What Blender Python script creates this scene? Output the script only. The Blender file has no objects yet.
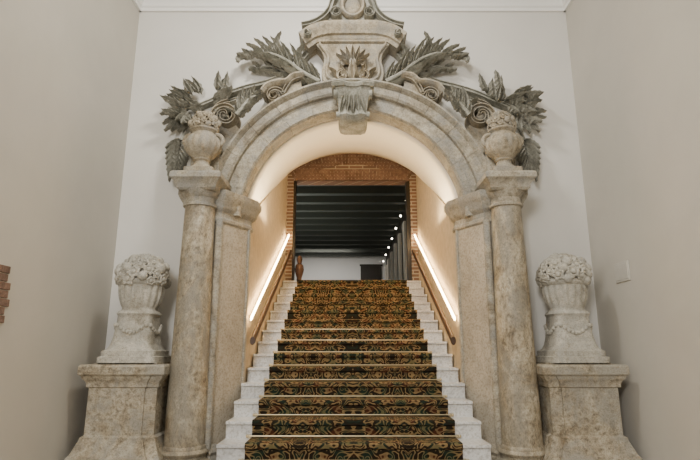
import bpy, bmesh, math, random
from mathutils import Vector, Matrix
random.seed(7)
PI=math.pi
col=bpy.context.scene.collection

# ---------------------------------------------------------------- materials
def mat_new(name):
    m=bpy.data.materials.new(name); m.use_nodes=True
    nt=m.node_tree; b=nt.nodes['Principled BSDF']
    return m,nt,b
def noise(nt,scale,detail=6,rough=.6,dist=0,vec=None):
    n=nt.nodes.new('ShaderNodeTexNoise'); n.inputs['Scale'].default_value=scale
    n.inputs['Detail'].default_value=detail; n.inputs['Roughness'].default_value=rough
    n.inputs['Distortion'].default_value=dist
    if vec is not None: nt.links.new(vec,n.inputs['Vector'])
    return n
def ramp(nt,fac,stops):
    r=nt.nodes.new('ShaderNodeValToRGB'); e=r.color_ramp.elements
    while len(e)<len(stops): e.new(.5)
    for el,(p,c) in zip(e,stops):
        el.position=p; el.color=(*c,1)
    nt.links.new(fac,r.inputs['Fac']); return r
def bump(nt,b,h,strength,dist=.02):
    bp=nt.nodes.new('ShaderNodeBump'); bp.inputs['Strength'].default_value=strength
    bp.inputs['Distance'].default_value=dist
    nt.links.new(h,bp.inputs['Height']); nt.links.new(bp.outputs['Normal'],b.inputs['Normal'])
def mix(nt,fac,a,c,mode='MIX'):
    m=nt.nodes.new('ShaderNodeMix'); m.data_type='RGBA'; m.blend_type=mode
    if isinstance(fac,float): m.inputs[0].default_value=fac
    else: nt.links.new(fac,m.inputs[0])
    for s,i in ((a,6),(c,7)):
        if isinstance(s,tuple): m.inputs[i].default_value=(*s,1)
        else: nt.links.new(s,m.inputs[i])
    return m.outputs[2]
def stone(name,c1,c2,c3,scale=3.,pit=.35,rough=.75,bs=.5,stain=None,vein=1.):
    m,nt,b=mat_new(name)
    tc=nt.nodes.new('ShaderNodeTexCoord').outputs['Object']
    mp=nt.nodes.new('ShaderNodeMapping'); nt.links.new(tc,mp.inputs[0]); mp.inputs['Scale'].default_value=(1,1,vein); tc=mp.outputs[0]
    n1=noise(nt,scale,8,.72,.8,tc); n2=noise(nt,scale*7,8,.7,0,tc); n3=noise(nt,scale*24,4,.6,0,tc)
    r1=ramp(nt,n1.outputs['Fac'],[(.35,c1),(.5,c2),(.65,c3)])
    r2=ramp(nt,n2.outputs['Fac'],[(.37,tuple(x*.55 for x in c1)),(.53,(1,1,1))])
    c=mix(nt,pit,r1.outputs[0],r2.outputs[0],'MULTIPLY')
    r3=ramp(nt,n3.outputs['Fac'],[(.36,(.58,.55,.50)),(.52,(1,1,1))])
    c=mix(nt,.7,c,r3.outputs[0],'MULTIPLY')
    if stain:
        n4=noise(nt,scale*.7,6,.68,1.5,tc); r4=ramp(nt,n4.outputs['Fac'],[(.46,(0,0,0)),(.60,(.85,.85,.85))])
        c=mix(nt,r4.outputs[0],c,mix(nt,.6,stain,r3.outputs[0],'MULTIPLY'))
    nt.links.new(c,b.inputs['Base Color']); b.inputs['Roughness'].default_value=rough
    bump(nt,b,n2.outputs['Fac'],bs,.015); return m
def plaster(name,c,var=.06,bs=.12,scale=1.2):
    m,nt,b=mat_new(name)
    tc=nt.nodes.new('ShaderNodeTexCoord').outputs['Object']
    n1=noise(nt,scale,6,.6,.3,tc); n2=noise(nt,60,4,.6,0,tc)
    r=ramp(nt,n1.outputs['Fac'],[(.3,tuple(x*(1-var) for x in c)),(.7,tuple(min(1,x*(1+var)) for x in c))])
    nt.links.new(r.outputs[0],b.inputs['Base Color']); b.inputs['Roughness'].default_value=.85
    bump(nt,b,n2.outputs['Fac'],bs,.005); return m
def plain(name,c,rough=.6,metal=0,emit=0,ecol=None):
    m,nt,b=mat_new(name)
    tc=nt.nodes.new('ShaderNodeTexCoord').outputs['Object']
    n=noise(nt,14,4,.6,0,tc)
    r=ramp(nt,n.outputs['Fac'],[(.3,tuple(x*.88 for x in c)),(.7,c)])
    nt.links.new(r.outputs[0],b.inputs['Base Color'])
    b.inputs['Roughness'].default_value=rough; b.inputs['Metallic'].default_value=metal
    if emit:
        b.inputs['Emission Color'].default_value=(*(ecol or c),1); b.inputs['Emission Strength'].default_value=emit
    return m
M={}
M['column']=stone('mottled_marble',(.20,.15,.09),(.44,.37,.255),(.61,.55,.43),3.4,.6,.5,.6,(.27,.245,.195),.6)
M['arch']=stone('archivolt_stone',(.23,.195,.14),(.41,.365,.28),(.55,.50,.40),2.8,.4,.75,.5,(.295,.285,.255))
M['tan']=stone('cartouche_stone',(.24,.20,.135),(.43,.37,.27),(.53,.47,.365),4.,.4,.8,.5,(.30,.28,.24))
M['grey']=stone('grey_stucco',(.235,.23,.185),(.37,.36,.305),(.48,.465,.405),4.,.3,.85,.4)
M['pale']=stone('pale_carved_stone',(.36,.33,.265),(.54,.51,.435),(.66,.63,.555),4.,.4,.8,.5,(.40,.385,.34))
M['ped']=stone('pedestal_stone',(.26,.205,.13),(.46,.40,.295),(.60,.54,.43),3.4,.6,.75,.6,(.345,.325,.275))
M['jamb']=stone('jamb_stone',(.38,.335,.26),(.47,.42,.335),(.53,.48,.39),2.0,.15,.8,.2)
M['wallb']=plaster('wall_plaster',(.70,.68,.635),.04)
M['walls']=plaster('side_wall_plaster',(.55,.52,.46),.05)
M['white']=plaster('white_paint',(.86,.85,.82),.02,.03)
M['vault']=plaster('vault_plaster',(.84,.765,.63),.03,.1)
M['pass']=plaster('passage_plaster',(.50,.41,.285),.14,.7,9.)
M['marble']=stone('white_marble',(.56,.555,.55),(.71,.705,.69),(.78,.775,.76),2.,.12,.3,.05)
M['floor']=stone('floor_stone',(.34,.295,.23),(.45,.395,.32),(.52,.465,.38),1.5,.3,.4,.1)
M['wood']=plain('handrail_wood',(.060,.028,.013),.45)
M['dark']=plain('dark_timber',(.05,.056,.045),.6)
M['darkw']=plain('dark_panel',(.026,.019,.012),.5)
M['brass']=plain('brass_rod',(.62,.51,.32),.35,.9)
M['led']=plain('led_strip',(1,.85,.6),.5,0,46.,(1,.69,.34))
M['spot']=plain('spot_bulb',(1,.95,.85),.5,0,20.,(1,.9,.72))
M['plate']=plain('plate_white',(.60,.575,.515),.4)
M['terra']=plain('dark_terracotta',(.09,.045,.03),.7)
M['halo']=plain('curtain_white',(.72,.67,.58),.8)
def brick_mat():
    m,nt,b=mat_new('red_brick')
    tc=nt.nodes.new('ShaderNodeTexCoord').outputs['Object']
    sp=nt.nodes.new('ShaderNodeSeparateXYZ'); nt.links.new(tc,sp.inputs[0])
    ad=nt.nodes.new('ShaderNodeMath'); ad.operation='ADD'
    nt.links.new(sp.outputs[0],ad.inputs[0]); nt.links.new(sp.outputs[1],ad.inputs[1])
    cb=nt.nodes.new('ShaderNodeCombineXYZ'); nt.links.new(ad.outputs[0],cb.inputs[0]); nt.links.new(sp.outputs[2],cb.inputs[1])
    br=nt.nodes.new('ShaderNodeTexBrick'); nt.links.new(cb.outputs[0],br.inputs['Vector'])
    br.inputs['Scale'].default_value=1; br.inputs['Brick Width'].default_value=.26; br.inputs['Row Height'].default_value=.065
    br.inputs['Mortar Size'].default_value=.010
    br.inputs['Color1'].default_value=(.25,.145,.10,1); br.inputs['Color2'].default_value=(.17,.105,.075,1)
    br.inputs['Mortar'].default_value=(.44,.385,.30,1)
    nt.links.new(br.outputs['Color'],b.inputs['Base Color']); b.inputs['Roughness'].default_value=.9
    bump(nt,b,br.outputs['Fac'],-.4,.01); return m
M['brick']=brick_mat()
M['brickp']=stone('brick_clay',(.14,.085,.062),(.24,.15,.11),(.33,.22,.165),9.,.3,.9,.3)
def carpet_mat():
    m,nt,b=mat_new('damask_carpet')
    uv=nt.nodes.new('ShaderNodeTexCoord').outputs['UV']
    sp=nt.nodes.new('ShaderNodeSeparateXYZ'); nt.links.new(uv,sp.inputs[0])
    def pp(sock,s):
        n=nt.nodes.new('ShaderNodeMath'); n.operation='PINGPONG'; nt.links.new(sock,n.inputs[0]); n.inputs[1].default_value=s; return n.outputs[0]
    cb=nt.nodes.new('ShaderNodeCombineXYZ'); nt.links.new(pp(sp.outputs[0],.475),cb.inputs[0]); nt.links.new(pp(sp.outputs[1],.61),cb.inputs[1])
    n=noise(nt,7,.4,.4,1.8,cb.outputs[0])
    mu=nt.nodes.new('ShaderNodeMath'); mu.operation='MULTIPLY'; nt.links.new(n.outputs['Fac'],mu.inputs[0]); mu.inputs[1].default_value=38
    si=nt.nodes.new('ShaderNodeMath'); si.operation='SINE'; nt.links.new(mu.outputs[0],si.inputs[0])
    g=ramp(nt,si.outputs[0],[(.20,(0,0,0)),(.50,(1,1,1))])
    n2=noise(nt,9,1,.4,.5,cb.outputs[0])
    base=ramp(nt,n2.outputs['Fac'],[(.36,(.016,.028,.020)),(.45,(.020,.016,.011)),(.57,(.022,.016,.010)),(.66,(.065,.024,.013))])
    gold=ramp(nt,n2.outputs['Fac'],[(.36,(.125,.108,.050)),(.45,(.20,.135,.062)),(.55,(.26,.175,.080)),(.68,(.17,.105,.052))])
    c=mix(nt,g.outputs[0],base.outputs[0],gold.outputs[0])
    nt.links.new(c,b.inputs['Base Color']); b.inputs['Roughness'].default_value=.95
    b.inputs['Specular IOR Level'].default_value=.1
    n3=noise(nt,300,2); bump(nt,b,n3.outputs['Fac'],.3,.004); return m
M['carpet']=carpet_mat()

# ---------------------------------------------------------------- mesh helpers
class G:
    """geometry accumulator"""
    def __init__(s): s.v=[]; s.f=[]
    def add(s,v,f):
        o=len(s.v); s.v+=[tuple(p) for p in v]; s.f+=[tuple(i+o for i in q) for q in f]; return s
    def box(s,x0,x1,y0,y1,z0,z1):
        return s.add([(x,y,z) for x in (x0,x1) for y in (y0,y1) for z in (z0,z1)],
              [(0,1,3,2),(4,6,7,5),(0,4,5,1),(2,3,7,6),(0,2,6,4),(1,5,7,3)])
    def rings(s,rs,closed=True,cap=True):
        n=len(rs[0]); v=[p for r in rs for p in r]; f=[]
        for i in range(len(rs)-1):
            for j in range(n if closed else n-1):
                k=(j+1)%n; f.append((i*n+j,i*n+k,(i+1)*n+k,(i+1)*n+j))
        if cap and closed:
            f.append(tuple(range(n))); f.append(tuple((len(rs)-1)*n+j for j in range(n)))
        return s.add(v,f)
    def lathe(s,cx,cy,prof,n=40,lobes=0,amp=0):
        rs=[]
        for q in prof:
            r,z=q[0],q[1]; p=q[2] if len(q)>2 else 2; a=q[3] if len(q)>3 else 0
            ring=[]
            for j in range(n):
                t=2*PI*j/n+PI/n
                c,sn=math.cos(t),math.sin(t)
                k=r/((abs(c)**p+abs(sn)**p)**(1/p))
                if a: k*=1+a*(abs(math.sin(lobes*t/2))-.5)
                ring.append((cx+k*c,cy+k*sn,z))
            rs.append(ring)
        return s.rings(rs)
    def rect(s,cx,cy,hx,hy,prof):
        return s.plan([(cx-hx,cy-hy),(cx+hx,cy-hy),(cx+hx,cy+hy),(cx-hx,cy+hy)],prof)
    def plan(s,poly,prof):
        """extrude a plan polygon (counter-clockwise) upward; prof = (outward projection, z)"""
        n=len(poly); A=sum(poly[i][0]*poly[(i+1)%n][1]-poly[(i+1)%n][0]*poly[i][1] for i in range(n))
        if A<0: poly=poly[::-1]
        nm=[]
        for i in range(n):
            a,b,c=Vector(poly[i-1]),Vector(poly[i]),Vector(poly[(i+1)%n])
            d1=(b-a).normalized(); d2=(c-b).normalized()
            n1=Vector((d1.y,-d1.x)); n2=Vector((d2.y,-d2.x)); m=(n1+n2); m/=max(.3,(1+n1.dot(n2)))
            nm.append(m)
        return s.rings([[(poly[i][0]+nm[i].x*p,poly[i][1]+nm[i].y*p,z) for i in range(n)] for p,z in prof])
    def sweep(s,path,prof,y0,scales=None,dscales=None,closedpath=False):
        rs=[]; n=len(path)
        for i,(x,z) in enumerate(path):
            if closedpath: a=path[(i-1)%n]; b=path[(i+1)%n]
            else: a=path[max(0,i-1)]; b=path[min(n-1,i+1)]
            tx,tz=b[0]-a[0],b[1]-a[1]; l=math.hypot(tx,tz) or 1; nx,nz=-tz/l,tx/l
            sc=scales[i] if scales else 1; ds=dscales[i] if dscales else 1
            rs.append([(x+nx*o*sc,y0-d*ds,z+nz*o*sc) for o,d in prof])
        if closedpath: rs.append(rs[0])
        return s.rings(rs,True,not closedpath)
    def extr(s,poly,y0,y1):
        n=len(poly)
        return s.add([(x,y0,z) for x,z in poly]+[(x,y1,z) for x,z in poly],
            [tuple(range(n)),tuple(range(n,2*n))]+[(i,(i+1)%n,n+(i+1)%n,n+i) for i in range(n)])
    def ball(s,c,r,sx=1,sy=1,sz=1,nu=10,nv=7):
        rs=[]
        for i in range(nv+1):
            p=PI*(i/nv)*.98+.01*PI
            rs.append([(c[0]+r*sx*math.sin(p)*math.cos(2*PI*j/nu),c[1]+r*sy*math.sin(p)*math.sin(2*PI*j/nu),c[2]+r*sz*math.cos(p)) for j in range(nu)])
        return s.rings(rs)
    def tube(s,pts,r,n=8):
        rs=[]
        for i,p in enumerate(pts):
            p=Vector(p); a=Vector(pts[max(0,i-1)]); b=Vector(pts[min(len(pts)-1,i+1)]); d=(b-a).normalized()
            u=d.cross(Vector((0,1,0.01)));
            if u.length<.1: u=d.cross(Vector((1,0,0)))
            u.normalize(); w=d.cross(u)
            rr=r[i] if isinstance(r,list) else r
            rs.append([tuple(p+u*rr*math.cos(2*PI*j/n)+w*rr*math.sin(2*PI*j/n)) for j in range(n)])
        return s.rings(rs)
    def leaf(s,x,z,ang,L,W,y0,d0=.05,curl=.05,bend=0.,n=8,pw=.8,ser=0):
        """carved leaf: deep central groove + raised lobes; rooted at (x,z) in facade plane"""
        rs=[]; a=ang
        for i in range(n+1):
            t=i/n
            w=W*max(.04,math.sin(PI*min(.999,t**pw*.98+.015)))
            if ser: w*=1-.30*(i%2)
            nx,nz=-math.sin(a),math.cos(a)
            d=d0+curl*t*t
            q=min(1,w/(.03))
            pr=[(-w,d-.034*q),(-w*.5,d+.032*q),(-w*.12,d-.006*q),(0,d-.026*q),(w*.12,d-.006*q),(w*.5,d+.032*q),(w,d-.034*q),(0,d-.065)]
            rs.append([(x+nx*o,y0-max(.002,e),z+nz*o) for o,e in pr])
            x+=math.cos(a)*L/n; z+=math.sin(a)*L/n; a+=bend/n
        return s.rings(rs)
def mirror(g,sg):
    if sg>0: return g
    h=G(); h.v=[(-x,y,z) for x,y,z in g.v]; h.f=list(g.f); return h
def obj(name,g,mat,parent=None,sharp=35,smooth=True,bevel=0):
    me=bpy.data.meshes.new(name); me.from_pydata(g.v,[],g.f); me.update()
    bm=bmesh.new(); bm.from_mesh(me)
    bmesh.ops.recalc_face_normals(bm,faces=bm.faces)
    for f in bm.faces: f.smooth=smooth
    for e in bm.edges:
        if len(e.link_faces)==2 and e.calc_face_angle(0)>math.radians(sharp): e.smooth=False
    bm.to_mesh(me); bm.free()
    me.materials.append(mat); o=bpy.data.objects.new(name,me); col.objects.link(o)
    if parent: o.parent=parent
    if bevel:
        b=o.modifiers.new('bevel','BEVEL'); b.width=bevel; b.segments=2; b.limit_method='ANGLE'
    return o
def empty(name):
    e=bpy.data.objects.new(name,None); col.objects.link(e); e.empty_display_size=.2; return e
def spline(pts,n=10):
    out=[]; P=[pts[0]]+list(pts)+[pts[-1]]
    for i in range(1,len(P)-2):
        for k in range(n):
            t=k/n; a,b,c,d=P[i-1],P[i],P[i+1],P[i+2]
            out.append(tuple(.5*((2*b[q])+(-a[q]+c[q])*t+(2*a[q]-5*b[q]+4*c[q]-d[q])*t*t+(-a[q]+3*b[q]-3*c[q]+d[q])*t**3) for q in range(len(b))))
    out.append(tuple(pts[-1])); return out

# ---------------------------------------------------------------- constants (metres)
WX=2.74; WY=5.9; CZ=5.88
SR=.151; SG=.317; S0=4.23; NS=16; LZ=NS*SR; LY=S0+(NS-1)*SG
AZ=2.72; AA=1.27; AB=1.28

# ---------------------------------------------------------------- room shell
obj('floor',G().box(-WX-.2,WX+.2,-4,6.0,-.15,0),M['floor'])
obj('ceiling',G().box(-WX-.2,WX+.2,-4,6.1,CZ,CZ+.15),M['white'])
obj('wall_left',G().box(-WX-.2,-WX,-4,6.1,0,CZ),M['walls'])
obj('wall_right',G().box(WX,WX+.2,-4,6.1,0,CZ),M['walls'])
g=G(); pts=[(-1.32,0),(-1.32,AZ)]+[(-1.32*math.cos(PI*i/40),AZ+1.31*math.sin(PI*i/40)) for i in range(1,40)]+[(1.32,AZ),(1.32,0)]
for y in (WY,WY+.15):
    for i in range(len(pts)-1):
        (x0,z0),(x1,z1)=pts[i],pts[i+1]
        if abs(x0-x1)<1e-6:
            s=-1 if x0<0 else 1
            zz0,zz1=min(z0,z1),max(z0,z1)
            g.add([(x0,y,zz0),(s*WX,y,zz0),(s*WX,y,zz1),(x0,y,zz1)],[(0,1,2,3)])
        else:
            g.add([(x0,y,z0),(x1,y,z1),(x1,y,CZ),(x0,y,CZ)],[(0,1,2,3)])
    for s in (-1,1):
        g.add([(s*1.32,y,AZ),(s*WX,y,AZ),(s*WX,y,CZ),(s*1.32,y,CZ)],[(0,1,2,3)])
obj('wall_facade',g,M['wallb'],smooth=False)
cp=[(0,5.49),(.03,5.49),(.03,5.53),(.05,5.55),(.055,5.60),(.08,5.64),(.12,5.67),(.15,5.70),(.15,5.74),(.19,5.78),(.19,CZ),(0,CZ)]
obj('trim_1',G().rings([[(-WX,WY-d,z) for d,z in cp],[(WX,WY-d,z) for d,z in cp]]),M['white'])
obj('trim_2',G().rings([[(-WX+d,-4,z) for d,z in cp],[(-WX+d,WY,z) for d,z in cp]]),M['white'])
obj('trim_3',G().rings([[(WX-d,-4,z) for d,z in cp],[(WX-d,WY,z) for d,z in cp]]),M['white'])
g=G()
for k in range(8):
    g.box(-WX-.01,-WX+.012,3.4,4.12+(.03 if k%2 else 0)-.015*abs(k-3.5),1.40+k*.064,1.40+k*.064+.057)
obj('exposed_brick_patch',g,M['brickp'],bevel=.004)
g=G().box(WX-.012,WX,5.11,5.39,1.93,2.13).box(WX-.016,WX,5.13,5.37,1.95,2.11)
obj('wall_access_plate',g,M['plate'],bevel=.004)

# ---------------------------------------------------------------- staircase
st=empty('staircase')
g=G()
for k in range(1,NS+1):
    y0=S0+(k-1)*SG; y1=y0+SG+.02 if k<NS else 9.42
    g.box(-1.2,1.2,y0,y1,0 if k<4 else (k-3)*SR,k*SR-.03)
    g.box(-1.2,1.2,y0-.025,y1,k*SR-.03,k*SR)
obj('marble_steps',g,M['marble'],st,bevel=.006)
prof=[]
for k in range(1,NS+1):
    y0=S0+(k-1)*SG-.025
    prof+=[(y0+.010,(k-1)*SR+.008),(y0+.010,k*SR-.045),(y0-.012,k*SR-.030),(y0-.012,k*SR+.002),(y0-.002,k*SR+.012),(y0+SG+.012 if k<NS else 9.3,k*SR+.012)]
me=bpy.data.meshes.new('stair_carpet'); vs=[];fs=[];L=0;ls=[0]
for i,(y,z) in enumerate(prof):
    if i: L+=math.hypot(y-prof[i-1][0],z-prof[i-1][1]); ls.append(L)
    vs+=[(-.95,y,z),(.95,y,z)]
for i in range(len(prof)-1): fs.append((2*i,2*i+1,2*i+3,2*i+2))
me.from_pydata(vs,[],fs); uvl=me.uv_layers.new(name='UV')
for p in me.polygons:
    for li in p.loop_indices:
        vi=me.loops[li].vertex_index; uvl.data[li].uv=(vs[vi][0]+1.9,ls[vi//2])
me.materials.append(M['carpet']); o=bpy.data.objects.new('stair_carpet',me); col.objects.link(o)
sm=o.modifiers.new('s','SOLIDIFY'); sm.thickness=.008; sm.offset=-1
g=G()
for k in range(1,NS):
    y=S0+k*SG-.030; z=k*SR+.022
    g.tube([(-.99,y,z),(.99,y,z)],.0065,8)
    for s in (-1,1): g.ball((s*.99,y,z),.016); g.box(s*.97-.008,s*.97+.008,y-.005,y+.03,z-.02,z+.012)
obj('stair_rods',g,M['brass'],o)

# ---------------------------------------------------------------- stair passage
YR=9.4; RS=4.55; RC=4.95
R=(1.22**2+.4**2)/.8; rc=RC-R
for s,nm in ((-1,'wall_passage_left'),(1,'wall_passage_right')):
    g=G(); v=[]
    for x in (1.22,1.45):
        v+=[(s*x,5.99,0),(s*x,YR,0),(s*x,YR,RS+.02),(s*x,5.99,AZ+.06)]
    g.add(v,[(0,1,2,3),(4,5,6,7),(0,1,5,4),(1,2,6,5),(2,3,7,6),(3,0,4,7)])
    obj(nm,g,M['pass'],smooth=False)
rs=[]
for i in range(13):
    t=i/12; y=WY-.02+(YR-WY+.02)*t; ring=[]
    for j in range(33):
        u=-1+2*j/32
        ph=PI*(1-(j/32))
        fx,fz=1.29*math.cos(ph),AZ+(AB+.01)*math.sin(ph)
        an=math.asin(1.24/R)*u; bx,bz=R*math.sin(an),rc+R*math.cos(an)
        ring.append((fx*(1-t)+bx*t,y,fz*(1-t)+bz*t))
    rs.append(ring)
g=G().rings(rs,closed=False,cap=False)
o=obj('vault_ceiling',g,M['vault'],sharp=180)
o.modifiers.new('s','SOLIDIFY').thickness=.03
bw=empty('brick_doorway')
g=G().box(-1.3,-1.10,YR+.01,YR+.3,LZ,4.38).box(1.10,1.3,YR+.01,YR+.3,LZ,4.38).box(-1.3,1.3,YR+.01,YR+.3,4.38,5.2)
obj('brick_surround',g,M['brick'],bw,smooth=False)
g=G(); A=math.asin(1.20/R); nb=38
for i in range(nb):
    r0,r1=R-.25,R-.03
    a0=-A+2*A*i/nb+.0035; a1=-A+2*A*(i+1)/nb-.0035
    q=[(r0*math.sin(a0),rc+r0*math.cos(a0)),(r0*math.sin(a1),rc+r0*math.cos(a1)),(r1*math.sin(a1),rc+r1*math.cos(a1)),(r1*math.sin(a0),rc+r1*math.cos(a0))]
    g.extr(q,YR-.015,YR+.05)
for i in range(32):
    x0=-1.04+2.08*i/32+.005; x1=-1.04+2.08*(i+1)/32-.005
    g.extr([(x0,4.38),(x1,4.38),(x1*1.05,4.60),(x0*1.05,4.60)],YR-.012,YR+.05)
obj('brick_voussoirs',g,M['brickp'],bw,smooth=False)
obj('door_frame',G().box(1.03,1.10,YR+.05,YR+.2,LZ,4.38).box(-1.10,-1.06,YR+.05,YR+.2,LZ,4.38),M['darkw'],bw)

# upper hall
HX0=-3.2;HX1=1.5;HY=22.
obj('floor_upper_hall',G().box(HX0,HX1,YR+.01,HY,LZ-.1,LZ-.002),M['darkw'])
obj('ceiling_upper_hall',G().box(HX0,HX1,YR+.3,HY,5.25,5.35),M['darkw'])
g=G(); y=YR+.5
while y<HY-.2:
    g.box(HX0,HX1,y,y+.2,5.0,5.25); y+=.8
obj('ceiling_beams',g,M['dark'],smooth=False)
obj('wall_hall_far',G().box(HX0,HX1,HY,HY+.1,LZ,5.3),M['white'])
obj('wall_hall_left',G().box(HX0-.1,HX0,YR+.3,HY,LZ,5.3),M['white'])
obj('wall_hall_right',G().box(HX1,HX1+.1,YR+.3,HY,LZ,5.3),M['darkw'])
obj('door_2',G().box(.42,1.3,HY-.07,HY-.01,LZ,4.7).box(.38,1.36,HY-.05,HY-.01,4.7,4.78),M['darkw'],bevel=.01)
g=G(); h=G()
y=12.
while y<21.6:
    g.box(HX1-.10,HX1-.01,y,y+.35,LZ,4.6); h.ball((HX1-.16,y+.17,4.78),.028); y+=1.5
obj('hall_pilasters',g,M['halo'],bevel=.01)
obj('hall_spot_lights',h,M['spot'])
g=G().lathe(-.97,YR+.14,[(.06,LZ),(.07,LZ+.02),(.05,LZ+.05),(.045,LZ+.12),(.07,LZ+.2),(.085,LZ+.28),(.07,LZ+.36),(.035,LZ+.39),(.045,LZ+.42),(.052,LZ+.47),(.04,LZ+.52),(.01,LZ+.54)],24)
obj('bronze_bust',g,M['terra'])

# handrails + LED (the strip stands 7 cm off the wall and washes it)
for s in (-1,1):
    hr=empty('handrail')
    def rz(y): return 1.365+(y-6)*.485
    y0,y1=5.98,9.36
    c=[(.030*math.cos(2*PI*i/16),.048*math.sin(2*PI*i/16)) for i in range(16)]
    obj('rail',G().rings([[(s*(1.13+a),y,rz(y)+b) for a,b in c] for y in (y0,y1)]),M['wood'],hr)
    g=G()
    for k in range(5):
        y=y0+.3+k*.7; g.tube([(s*1.13,y,rz(y)-.03),(s*1.16,y,rz(y)-.09),(s*1.215,y,rz(y)-.10)],.009)
    obj('brackets',g,M['brass'],hr)
    def lz(y): return 1.61+(y-6)*.505
    g=G().rings([[(s*1.165,y,lz(y)-.018),(s*1.150,y,lz(y)-.018),(s*1.150,y,lz(y)+.018),(s*1.165,y,lz(y)+.018)] for y in (y0,y1)])
    obj('led_strip_light',g,M['led'],hr)
    g=G()
    for k in range(5):
        y=y0+.1+k*.78; g.tube([(s*1.16,y,lz(y)-.01),(s*1.215,y,lz(y)-.01)],.006)
    obj('led_brackets',g,M['brass'],hr)

# ---------------------------------------------------------------- stone portal
po=empty('stone_portal')
path=[(AA*math.cos(PI*i/72),AZ+AB*math.sin(PI*i/72)) for i in range(73)]
path=path[::-1]
ap=[(0,-.06),(0,.24),(.02,.27),(.09,.27),(.10,.225),(.19,.225),(.20,.27),(.225,.29),(.30,.30),(.315,.33),(.34,.36),(.36,.36),(.36,-.02)]
g=G(); nst=13
for k in range(nst):
    a0=PI*k/nst+.0014; a1=PI*(k+1)/nst-.0014
    rs=[]
    for i in range(8):
        t=PI-(a0+(a1-a0)*i/7); x,z=AA*math.cos(t),AZ+AB*math.sin(t)
        nx,nz=x/AA**2,(z-AZ)/AB**2; l=math.hypot(nx,nz); nx/=l; nz/=l
        rs.append([(x+nx*o,WY-d,z+nz*o) for o,d in ap])
    g.rings(rs)
obj('archivolt',g,M['arch'],po,sharp=30)
g=G().sweep(path,[(.012,-.05),(.012,.22),(.34,.22),(.34,-.02)],WY); obj('archivolt_core',g,M['jamb'],po)
for s in (-1,1):
    pl=[(s*1.20,6.0),(s*1.20,5.90),(s*1.43,5.50),(s*1.80,5.50),(s*1.80,5.90),(s*1.5,6.0)]
    g=G().plan(pl,[(0,0),(0,2.62)])
    obj('jamb',g,M['jamb'],po,bevel=.008)
    g=G().tube([(s*1.445,5.475,.3),(s*1.445,5.475,2.62)],.04,16)
    g.tube([(s*1.205,5.885,.3),(s*1.205,5.885,2.62)],.015,10)
    obj('jamb_roll',g,M['arch'],po)
    g=G().plan(pl,[(.05,0),(.05,.2),(.035,.24),(.05,.27),(.03,.32),(.01,.34)])
    obj('jamb_base',g,M['arch'],po)
    g=G().plan(pl,[(0.005,2.60),(.02,2.62),(.02,2.65),(.005,2.67),(.005,2.72),(.03,2.75),(.05,2.78),(.05,2.81),(.08,2.86),(.095,2.90),(.095,2.95),(.08,2.96),(0,2.97)])
    obj('impost',g,M['arch'],po)
    g=G().rect(s*1.66,5.70,.16,.19,[(0,2.90),(0,3.42),(.02,3.44),(.02,3.48),(0,3.5)])
    obj('urn_backing',g,M['arch'],po)

# columns
for s in (-1,1):
    ce=empty('stone_column'); cx,cy=s*1.65,5.42
    pr=[]
    for i in range(21):
        t=i/20; pr.append((.196-.040*t**1.3,.36+2.40*t))
    obj('shaft',G().lathe(cx,cy,pr,56),M['column'],ce)
    g=G().rect(cx,cy,.25,.25,[(.0,0),(.0,.13)])
    g.lathe(cx,cy,[(.24,.13),(.262,.15),(.27,.18),(.262,.21),(.235,.225),(.215,.235),(.21,.26),(.225,.275),(.235,.295),(.225,.315),(.21,.325),(.21,.345),(.20,.36)],56)
    obj('base',g,M['column'],ce)
    g=G().lathe(cx,cy,[(.156,2.74),(.175,2.75),(.175,2.775),(.157,2.785),(.158,2.84),(.17,2.85),(.185,2.87),(.205,2.90),(.21,2.92)],56)
    g.rect(cx,cy,.19,.19,[(.0,2.90),(.02,2.92),(.02,2.95),(.03,2.97),(.05,3.0),(.075,3.02),(.075,3.07),(.06,3.09),(.0,3.10),(-.02,3.12)])
    obj('capital',g,M['arch'],ce)

# keystone
g=G()
def kst(z,w,d): return [(-w,WY-d,z),(-w*.45,WY-d-.03,z),(-w*.2,WY-d,z),(w*.2,WY-d,z),(w*.45,WY-d-.03,z),(w,WY-d,z),(w,WY,z),(-w,WY,z)]
g.rings([kst(3.80,.10,.32),kst(3.82,.15,.38),kst(3.87,.17,.42),kst(3.92,.16,.40),kst(3.99,.165,.40),(kst(4.07,.18,.44)),kst(4.13,.20,.48),kst(4.17,.20,.49),kst(4.175,.235,.51),kst(4.21,.245,.53),kst(4.23,.23,.51)])
for s in (-1,1):
    for zz,yy,rr,xx in ((4.11,.44,.055,.20),(3.87,.40,.04,.17)):
        g.rings([[(s*(xx+q),WY-yy-rr*math.cos(a),zz+rr*math.sin(a)) for a in [2*PI*i/16 for i in range(16)]] for q in (-.02,.02)])
obj('keystone',g,M['grey'],po)
g=G()
for k in (-2,-1,0,1,2):
    g.leaf(k*.035,4.14,-PI/2+k*.18,.28,.036,WY,.45,-.04,-k*.1)
obj('keystone_leaf',g,M['grey'],po)

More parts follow.
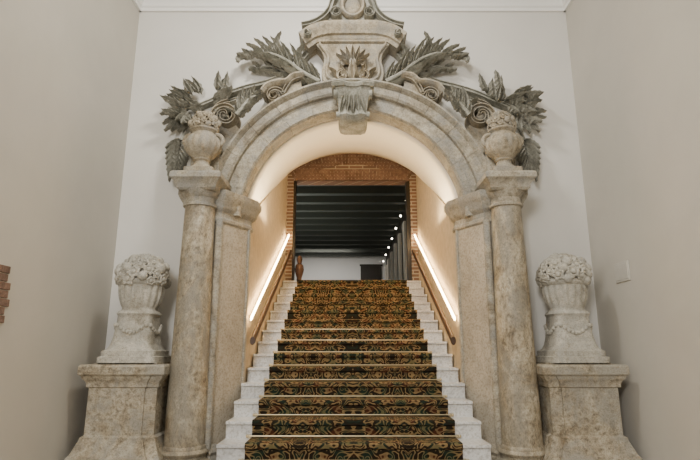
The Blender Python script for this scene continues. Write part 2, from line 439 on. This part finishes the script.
def spiral(cx,cz,r0,turns,start,dr,n=60,rend=.12):
    out=[]
    for i in range(n+1):
        t=i/n; r=r0*(1-t*(1-rend)); a=start+dr*2*PI*turns*t
        out.append((cx+r*math.cos(a),cz+r*math.sin(a)))
    return out
band=[(-.5,.0),(-.5,.8),(-.42,1.),(-.28,1.),(-.2,.82),(.2,.82),(.28,1.),(.42,1.),(.5,.8),(.5,0)]
def scroll(g,cx,cz,r0,turns,start,dr,w,d,y0,lead=None):
    p=spiral(cx,cz,r0,turns,start,dr)
    sc=[w*(1-.55*i/len(p)) for i in range(len(p))]; dd=[d*(1+.25*i/len(p)) for i in range(len(p))]
    if lead:
        lp=spline(lead+[p[0]],8)[:-1]; p=lp+p; sc=[w]*len(lp)+sc; dd=[d]*len(lp)+dd
    g.sweep(p,band,y0,sc,dd)
    g.ball((cx,y0-d*.9,cz),r0*.30,1,.8,1,14,8)
for s in (-1,1):
    g=G()
    g.extr([(.64,4.06),(1.04,3.88),(1.03,4.06),(.95,4.17),(.84,4.26),(.72,4.36),(.62,4.40),(.60,4.2)],WY-.22,WY)
    scroll(g,.92,4.18,.10,1.5,PI*.9,-1,.05,.28,WY,[(.62,4.44),(.72,4.40),(.79,4.30)])
    g.sweep(spline([(.58,4.44),(.70,4.42),(.78,4.35),(.88,4.34),(1.0,4.30),(1.06,4.22)],6),[(-.02,0),(-.02,.26),(0,.30),(.02,.32),(.035,.32),(.035,0)],WY)
    obj('scroll_block',mirror(g,s),M['tan'],po)

# ---------------------------------------------------------------- cartouche
ca=empty('cartouche_crest')
half=[(.0,4.36),(.30,4.36),(.35,4.40),(.375,4.48),(.37,4.57),(.35,4.66),(.365,4.76),(.42,4.85),(.475,4.92),(.475,4.97),(0,4.97)]
hs=spline(half[1:9],5)
full=[(x,z) for x,z in hs]+[(.475,4.97)]; full=full+[(-x,z) for x,z in reversed(full)]
obj('panel',G().extr(full,WY-.22,WY),M['tan'],ca,bevel=.015)
inner=[(x*.84,4.41+(z-4.36)*.84) for x,z in full]
g=G().sweep(inner,[(-.02,0),(-.02,.02),(-.008,.035),(.008,.035),(.02,.02),(.02,0)],WY-.22,closedpath=True)
obj('panel_frame',g,M['tan'],ca)
DZ=-.13
cpath=spline([(-.60,5.03+DZ),(-.55,5.07+DZ),(-.46,5.13+DZ),(-.32,5.17+DZ),(-.17,5.18+DZ),(0,5.18+DZ),(.17,5.18+DZ),(.32,5.17+DZ),(.46,5.13+DZ),(.55,5.07+DZ),(.60,5.03+DZ)],6)
cprof=[(-.10,0),(-.10,.24),(-.06,.26),(-.05,.29),(-.01,.31),(.02,.34),(.06,.36),(.08,.36),(.08,0)]
obj('cornice',G().sweep(cpath,cprof,WY),M['tan'],ca)
g=G()
for s in (-1,1):
    h=G(); scroll(h,.55,4.96,.065,1.4,-PI*.3,1,.045,.33,WY); m=mirror(h,s); g.add(m.v,m.f)
    h2=G(); pth=spline([(.62,5.10),(.50,5.13),(.38,5.20),(.29,5.31),(.25,5.44),(.19,5.56),(.10,5.64),(0,5.67)],8)
    h2.sweep(pth,band,WY,[.065]*len(pth),[.33]*len(pth))
    scroll(h2,.19,5.27,.075,1.3,PI*.5,-1,.045,.31,WY)
    m=mirror(h2,s); g.add(m.v,m.f)
obj('crest_scrolls',g,M['grey'],ca)
g=G().extr([(-.52,5.10),(.52,5.10),(.36,5.20),(.26,5.36),(.2,5.54),(.1,5.62),(-.1,5.62),(-.2,5.54),(-.26,5.36),(-.36,5.20)],WY-.22,WY)
obj('crest_body',g,M['grey'],ca)
el=[(.13*math.cos(2*PI*i/40),5.40+.15*math.sin(2*PI*i/40)) for i in range(40)]
g=G().sweep(el,[(-.03,0),(-.03,.05),(-.01,.08),(.01,.08),(.03,.05),(.03,0)],WY-.22,closedpath=True)
g.ball((0,WY-.23,5.40),.10,1,.6,1.2,24,14)
obj('oval_boss',g,M['tan'],ca)
g=G(); YP=WY-.22
for s in (-1,1):
    scroll(g,s*.12,4.43,.075,1.3,PI/2,-s,.035,.09,YP)
    scroll(g,s*.10,4.63,.055,1.2,-PI/2,s,.03,.08,YP)
    g.leaf(s*.05,4.42,PI/2-s*.9,.22,.045,YP,.05,.05,s*.9)
    g.leaf(s*.17,4.40,PI/2-s*.3,.18,.035,YP,.04,.05,-s*.9)
for k in range(-3,4):
    g.leaf(k*.012,4.58,PI/2-k*.30,.235-.012*abs(k),.034,YP,.07,.06,-k*.05)
g.leaf(0,4.36,PI/2,.30,.06,YP,.09,.04)
g.ball((0,YP-.09,4.60),.045,1,.7,1.2)
obj('acanthus_boss',g,M['tan'],ca)

# ---------------------------------------------------------------- foliage relief
def frond(g,pts,Lmax,W,n,y0,d0=.10,ang=.85,env=None,curl=.08,side=(1,-1)):
    sp=spline(pts,8)
    r=[.030*(1-.7*i/len(sp)) for i in range(len(sp))]
    g.tube([(x,y0-d0-.02,z) for x,z in sp],r,8)
    N=len(sp)-1
    for i in range(n):
        t=(i+.4)/n; k=min(N-1,int(t*N)); x,z=sp[k]; x2,z2=sp[k+1]; a=math.atan2(z2-z,x2-x)
        e=env(t) if env else math.sin(PI*(.18+.75*t))**.7
        for q in side:
            rr=1+random.uniform(-.12,.12)
            g.leaf(x,z,a+q*(ang*(1-.35*t))+random.uniform(-.06,.06),Lmax*e*rr,W*(.6+.4*e),y0,d0+random.uniform(-.015,.03),curl,-q*.75,10,.8,1)
    x,z=sp[-1]; a=math.atan2(z-sp[-3][1],x-sp[-3][0]); g.leaf(x,z,a,Lmax*.5,W,y0,d0,curl,-.5)
for s in (-1,1):
    fe=empty('foliage_relief')
    g=G()
    frond(g,[(.40,4.42),(.60,4.54),(.80,4.70),(1.02,4.80),(1.26,4.78)],.30,.052,10,WY,.15,.95,None,.14)
    frond(g,[(.42,4.38),(.60,4.46),(.80,4.58),(1.0,4.66),(1.18,4.64)],.21,.044,7,WY,.08,1.1)
    g.leaf(1.28,4.78,-.1,.23,.06,WY,.18,.12,-2.2,10,.8,1)
    g.leaf(.93,4.80,1.2,.24,.055,WY,.18,.14,1.5,10,.8,1)
    g.leaf(.70,4.66,1.6,.24,.055,WY,.18,.14,1.2,10,.8,1)
    obj('acanthus_frond',mirror(g,s),M['grey'],fe)
    g=G()
    p=spline([(.50,4.95),(.60,4.80),(.76,4.60),(1.02,4.46),(1.30,4.38),(1.52,4.30),(1.72,4.20),(1.95,4.10)],8)
    g.sweep(p,band,WY-.002,[.075-.03*i/len(p) for i in range(len(p))],[.12]*len(p))
    p=spline([(.80,4.54),(1.05,4.37),(1.3,4.27),(1.5,4.20),(1.7,4.08)],8)
    g.sweep(p,band,WY-.002,[.045]*len(p),[.10]*len(p))
    obj('garland_stem',mirror(g,s),M['grey'],fe)
    g=G()
    for k in range(36):
        cx=random.uniform(1.58,2.06); cz=4.12+random.uniform(-.20,.16)-(cx-1.9)*.2
        a=math.atan2(cz-4.13,cx-1.72)+random.uniform(-.4,.4)
        g.leaf(cx,cz,a,random.uniform(.16,.23),random.uniform(.046,.060),WY,random.uniform(.08,.24),.09,random.uniform(-.7,.7),8,.8,1)
    for a,L in ((-.1,.27),(.35,.25),(.8,.22),(-.6,.29),(-1.1,.29),(-1.5,.27),(-1.9,.24),(1.3,.2),(-.9,.33)):
        g.leaf(1.98+.06*math.cos(a),4.08+.06*math.sin(a),a,L,.058,WY,.12,.08,random.uniform(-.6,.6),10,.8,1)
    obj('leaf_cluster',mirror(g,s),M['grey'],fe)
    g=G()
    frond(g,[(1.34,3.90),(1.27,4.00),(1.20,4.10),(1.12,4.14)],.17,.045,5,WY,.33,1.0)
    g.leaf(1.32,3.98,2.6,.28,.06,WY,.34,.08,-1.2,10,.8,1)
    g.leaf(1.30,3.94,1.3,.28,.06,WY,.34,.08,.9,10,.8,1)
    obj('curling_leaf',mirror(g,s),M['grey'],fe)
    g=G()
    for k in range(7):
        z=3.72-.055*k
        for q in (-1,1): g.leaf(2.05,z,-PI/2+q*(1.05-.1*k),.22+.008*k,.048,WY,.08+.014*k,.10,-q*.6,8,.8,1)
    g.leaf(2.05,3.42,-PI/2,.20,.05,WY,.16,.05)
    g.tube([(1.97,WY-.08,3.95),(2.05,WY-.08,3.7)],.02)
    obj('leaf_drop',mirror(g,s),M['grey'],fe)
    g=G()
    scroll(g,1.50,3.93,.165,1.6,-PI*.25,1,.075,.26,WY,[(1.44,3.24),(1.50,3.42),(1.64,3.54),(1.70,3.70)])
    scroll(g,1.72,3.82,.09,1.3,PI*.6,-1,.05,.24,WY,[(1.48,4.14),(1.60,4.08)])
    g.extr([(1.40,3.30),(1.75,3.30),(1.80,3.70),(1.7,3.9),(1.5,4.0),(1.38,3.85),(1.30,3.75)],WY-.16,WY)
    obj('volute',mirror(g,s),M['tan'],po)

# ---------------------------------------------------------------- pedestals and flower urns
def bouquet(g,cx,cy,cz,R,n,rs,flat=.75):
    g.ball((cx,cy,cz),R*.82,1,1,flat,24,14)
    for i in range(n):
        t=(i+.5)/n; ph=math.acos(1-1.25*t); th=i*2.39996
        d=Vector((math.sin(ph)*math.cos(th),math.sin(ph)*math.sin(th),math.cos(ph)))
        c=Vector((cx,cy,cz))+Vector((d.x*R*.9,d.y*R*.9,d.z*R*.9*flat))
        r=rs*random.uniform(.8,1.2); kind=random.choice((5,6,0))
        q=d.to_track_quat('Z','Y').to_matrix()
        rings=[]
        pr=[(.5,-.4,0),(.95,0,.3),(1,.25,.35),(.75,.42,.3),(.45,.22,.2),(.35,.5,.1),(.05,.62,0)]
        if kind==0: pr=[(.6,-.4,0),(1,.0,0),(.95,.4,0),(.6,.8,0),(.08,.98,0)]
        for a,h,m in pr:
            ring=[]
            for j in range(15):
                an=2*PI*j/15
                k=r*a*(1+m*.6*math.cos(kind*an+i))
                v=Vector((k*math.cos(an),k*math.sin(an),h*r)); ring.append(tuple(c+q@v))
            rings.append(ring)
        g.rings(rings)
def urn_floor(cx,cy,z0,H,w,name):
    e=empty(name); k=H
    pr=[(.56,.0,9),(.56,.05,9),(.51,.055,9),(.51,.10,9),(.46,.11,9),(.43,.125,8),(.40,.16,7),(.375,.22,6),(.35,.32,6),(.335,.40,6),(.345,.415,5),(.365,.43,5),(.35,.45,4),(.325,.46,3),(.32,.475,2.5),
        (.34,.49,2),(.365,.52,2,.08),(.39,.57,2,.14),(.41,.62,2,.14),(.425,.67,2,.10),(.43,.69,2,.03),(.46,.70,2),(.48,.72,2),(.46,.745,2),(.40,.75,2)]
    g=G(); g.lathe(cx,cy,[(a*w,z0+b*k,*r) for a,b,*r in pr],72,18)
    obj('vase',g,M['pale'],e)
    g=G(); bouquet(g,cx,cy,z0+.77*k,.52*w,54,.112*w,.23*k/(.52*w)*.98)
    for i in range(4):
        a=i*PI/2-PI/2
        for j in range(9):
            b=a+(j-4)*.17; rr=.375*w/max(abs(math.cos(b)),abs(math.sin(b)))**.6
            g.ball((cx+rr*math.cos(b),cy+rr*math.sin(b),z0+k*(.33-.07*math.cos((j-4)*.38))),.045*w,1,1,1,8,5)
    obj('flowers',g,M['pale'],e)
def urn_column(cx,cy,z0,H,w,name):
    e=empty(name); k=H
    pr=[(.42,0,9),(.42,.06,9),(.36,.07,6),(.30,.10,2),(.22,.15,2),(.20,.19,2),(.26,.21,2),(.24,.23,2),(.32,.27,2,.04),(.44,.33,2,.08),(.50,.40,2,.12),(.51,.47,2,.10),(.46,.54,2,.05),(.36,.59,2,.03),(.33,.62,2),(.36,.64,2),(.40,.66,2),(.40,.68,2),(.34,.70,2)]
    g=G(); g.lathe(cx,cy,[(a*w,z0+b*k,*r) for a,b,*r in pr],64,16)
    obj('vase',g,M['tan'],e)
    g=G(); bouquet(g,cx,cy,z0+.74*k,.40*w,36,.11*w,.24*k/(.4*w)*.95)
    for s2 in (-1,1):
        p=[(cx+s2*w*(.34+.22*math.sin(a)),cy,z0+k*(.52+.10*math.cos(a))) for a in [PI*i/10 for i in range(11)]]
        g.tube(p,.022,8)
    obj('flowers',g,M['tan'],e)
for s in (-1,1):
    pe=empty('stone_pedestal'); cx,cy=s*2.225,5.50
    pp=[(.105,0),(.105,.20),(.115,.24),(.105,.28),(.08,.31),(.055,.37),(.03,.43),(.03,.45),(0,.47),(0,.90),(.02,.91),(.02,.94),(.035,.97),(.055,.99),(.06,1.01),(.085,1.03),(.085,1.10),(.07,1.12)]
    g=G().rect(cx,cy,.33,.265,pp); g.rect(cx,cy-.02,.22,.265,[(a,b) for a,b in pp[:-2]])
    obj('body',g,M['ped'],pe)
    g=G().rect(cx,cy,.30,.25,[(0,1.119),(0,1.135)]); obj('cap',g,M['ped'],pe)
    urn_floor(cx,cy-.02,1.135,1.12,.52,'stone_flower_urn')
for s in (-1,1):
    urn_column(s*1.65,5.38,3.11,.76,.38,'stone_flower_urn')

# ---------------------------------------------------------------- lighting
def area(name,loc,rot,sx,sy,p,c=(1,1,1)):
    l=bpy.data.lights.new(name,'AREA'); l.shape='RECTANGLE'; l.size=sx; l.size_y=sy; l.energy=p; l.color=c
    o=bpy.data.objects.new(name,l); o.location=loc; o.rotation_euler=rot; col.objects.link(o); return o
area('daylight_entrance',(-1.7,-3.2,4.3),(math.radians(86),0,math.radians(-18)),1.4,1.8,350,(1,.97,.92))
area('overhead_fill',(-.4,3.8,5.8),(math.radians(18),0,0),.6,.4,95,(1,.96,.88))  # unseen fill light added overhead to strengthen contrast on the facade
for s in (-1,1):
    area('vault_uplight',(s*1.02,6.6,3.0),(PI,s*math.radians(18),0),.10,1.0,12,(1,.78,.48))
area('vault_rear_light',(0,8.4,4.60),(math.radians(-10),0,0),.5,.5,4,(1,.84,.62))
area('vault_fill_lamp',(0,7.0,2.6),(PI,0,0),.8,1.4,15,(1,.87,.67))
area('hall_light',(-1.,19.5,4.9),(math.radians(30),0,0),2,1,55,(1,.95,.88))
area('hall_light_near',(-2.0,13,3.0),(PI,0,0),1,5,85,(.97,1,.92))
w=bpy.data.worlds.new('World'); bpy.context.scene.world=w; w.use_nodes=True
w.node_tree.nodes['Background'].inputs[0].default_value=(1,.98,.94,1); w.node_tree.nodes['Background'].inputs[1].default_value=.40

# ---------------------------------------------------------------- camera
cd=bpy.data.cameras.new('camera'); cd.sensor_width=36; cd.lens=36*520/700
co=bpy.data.objects.new('camera',cd); co.location=(-.033,0,1.27); co.rotation_euler=(math.radians(90+12.85),0,0)
col.objects.link(co); bpy.context.scene.camera=co
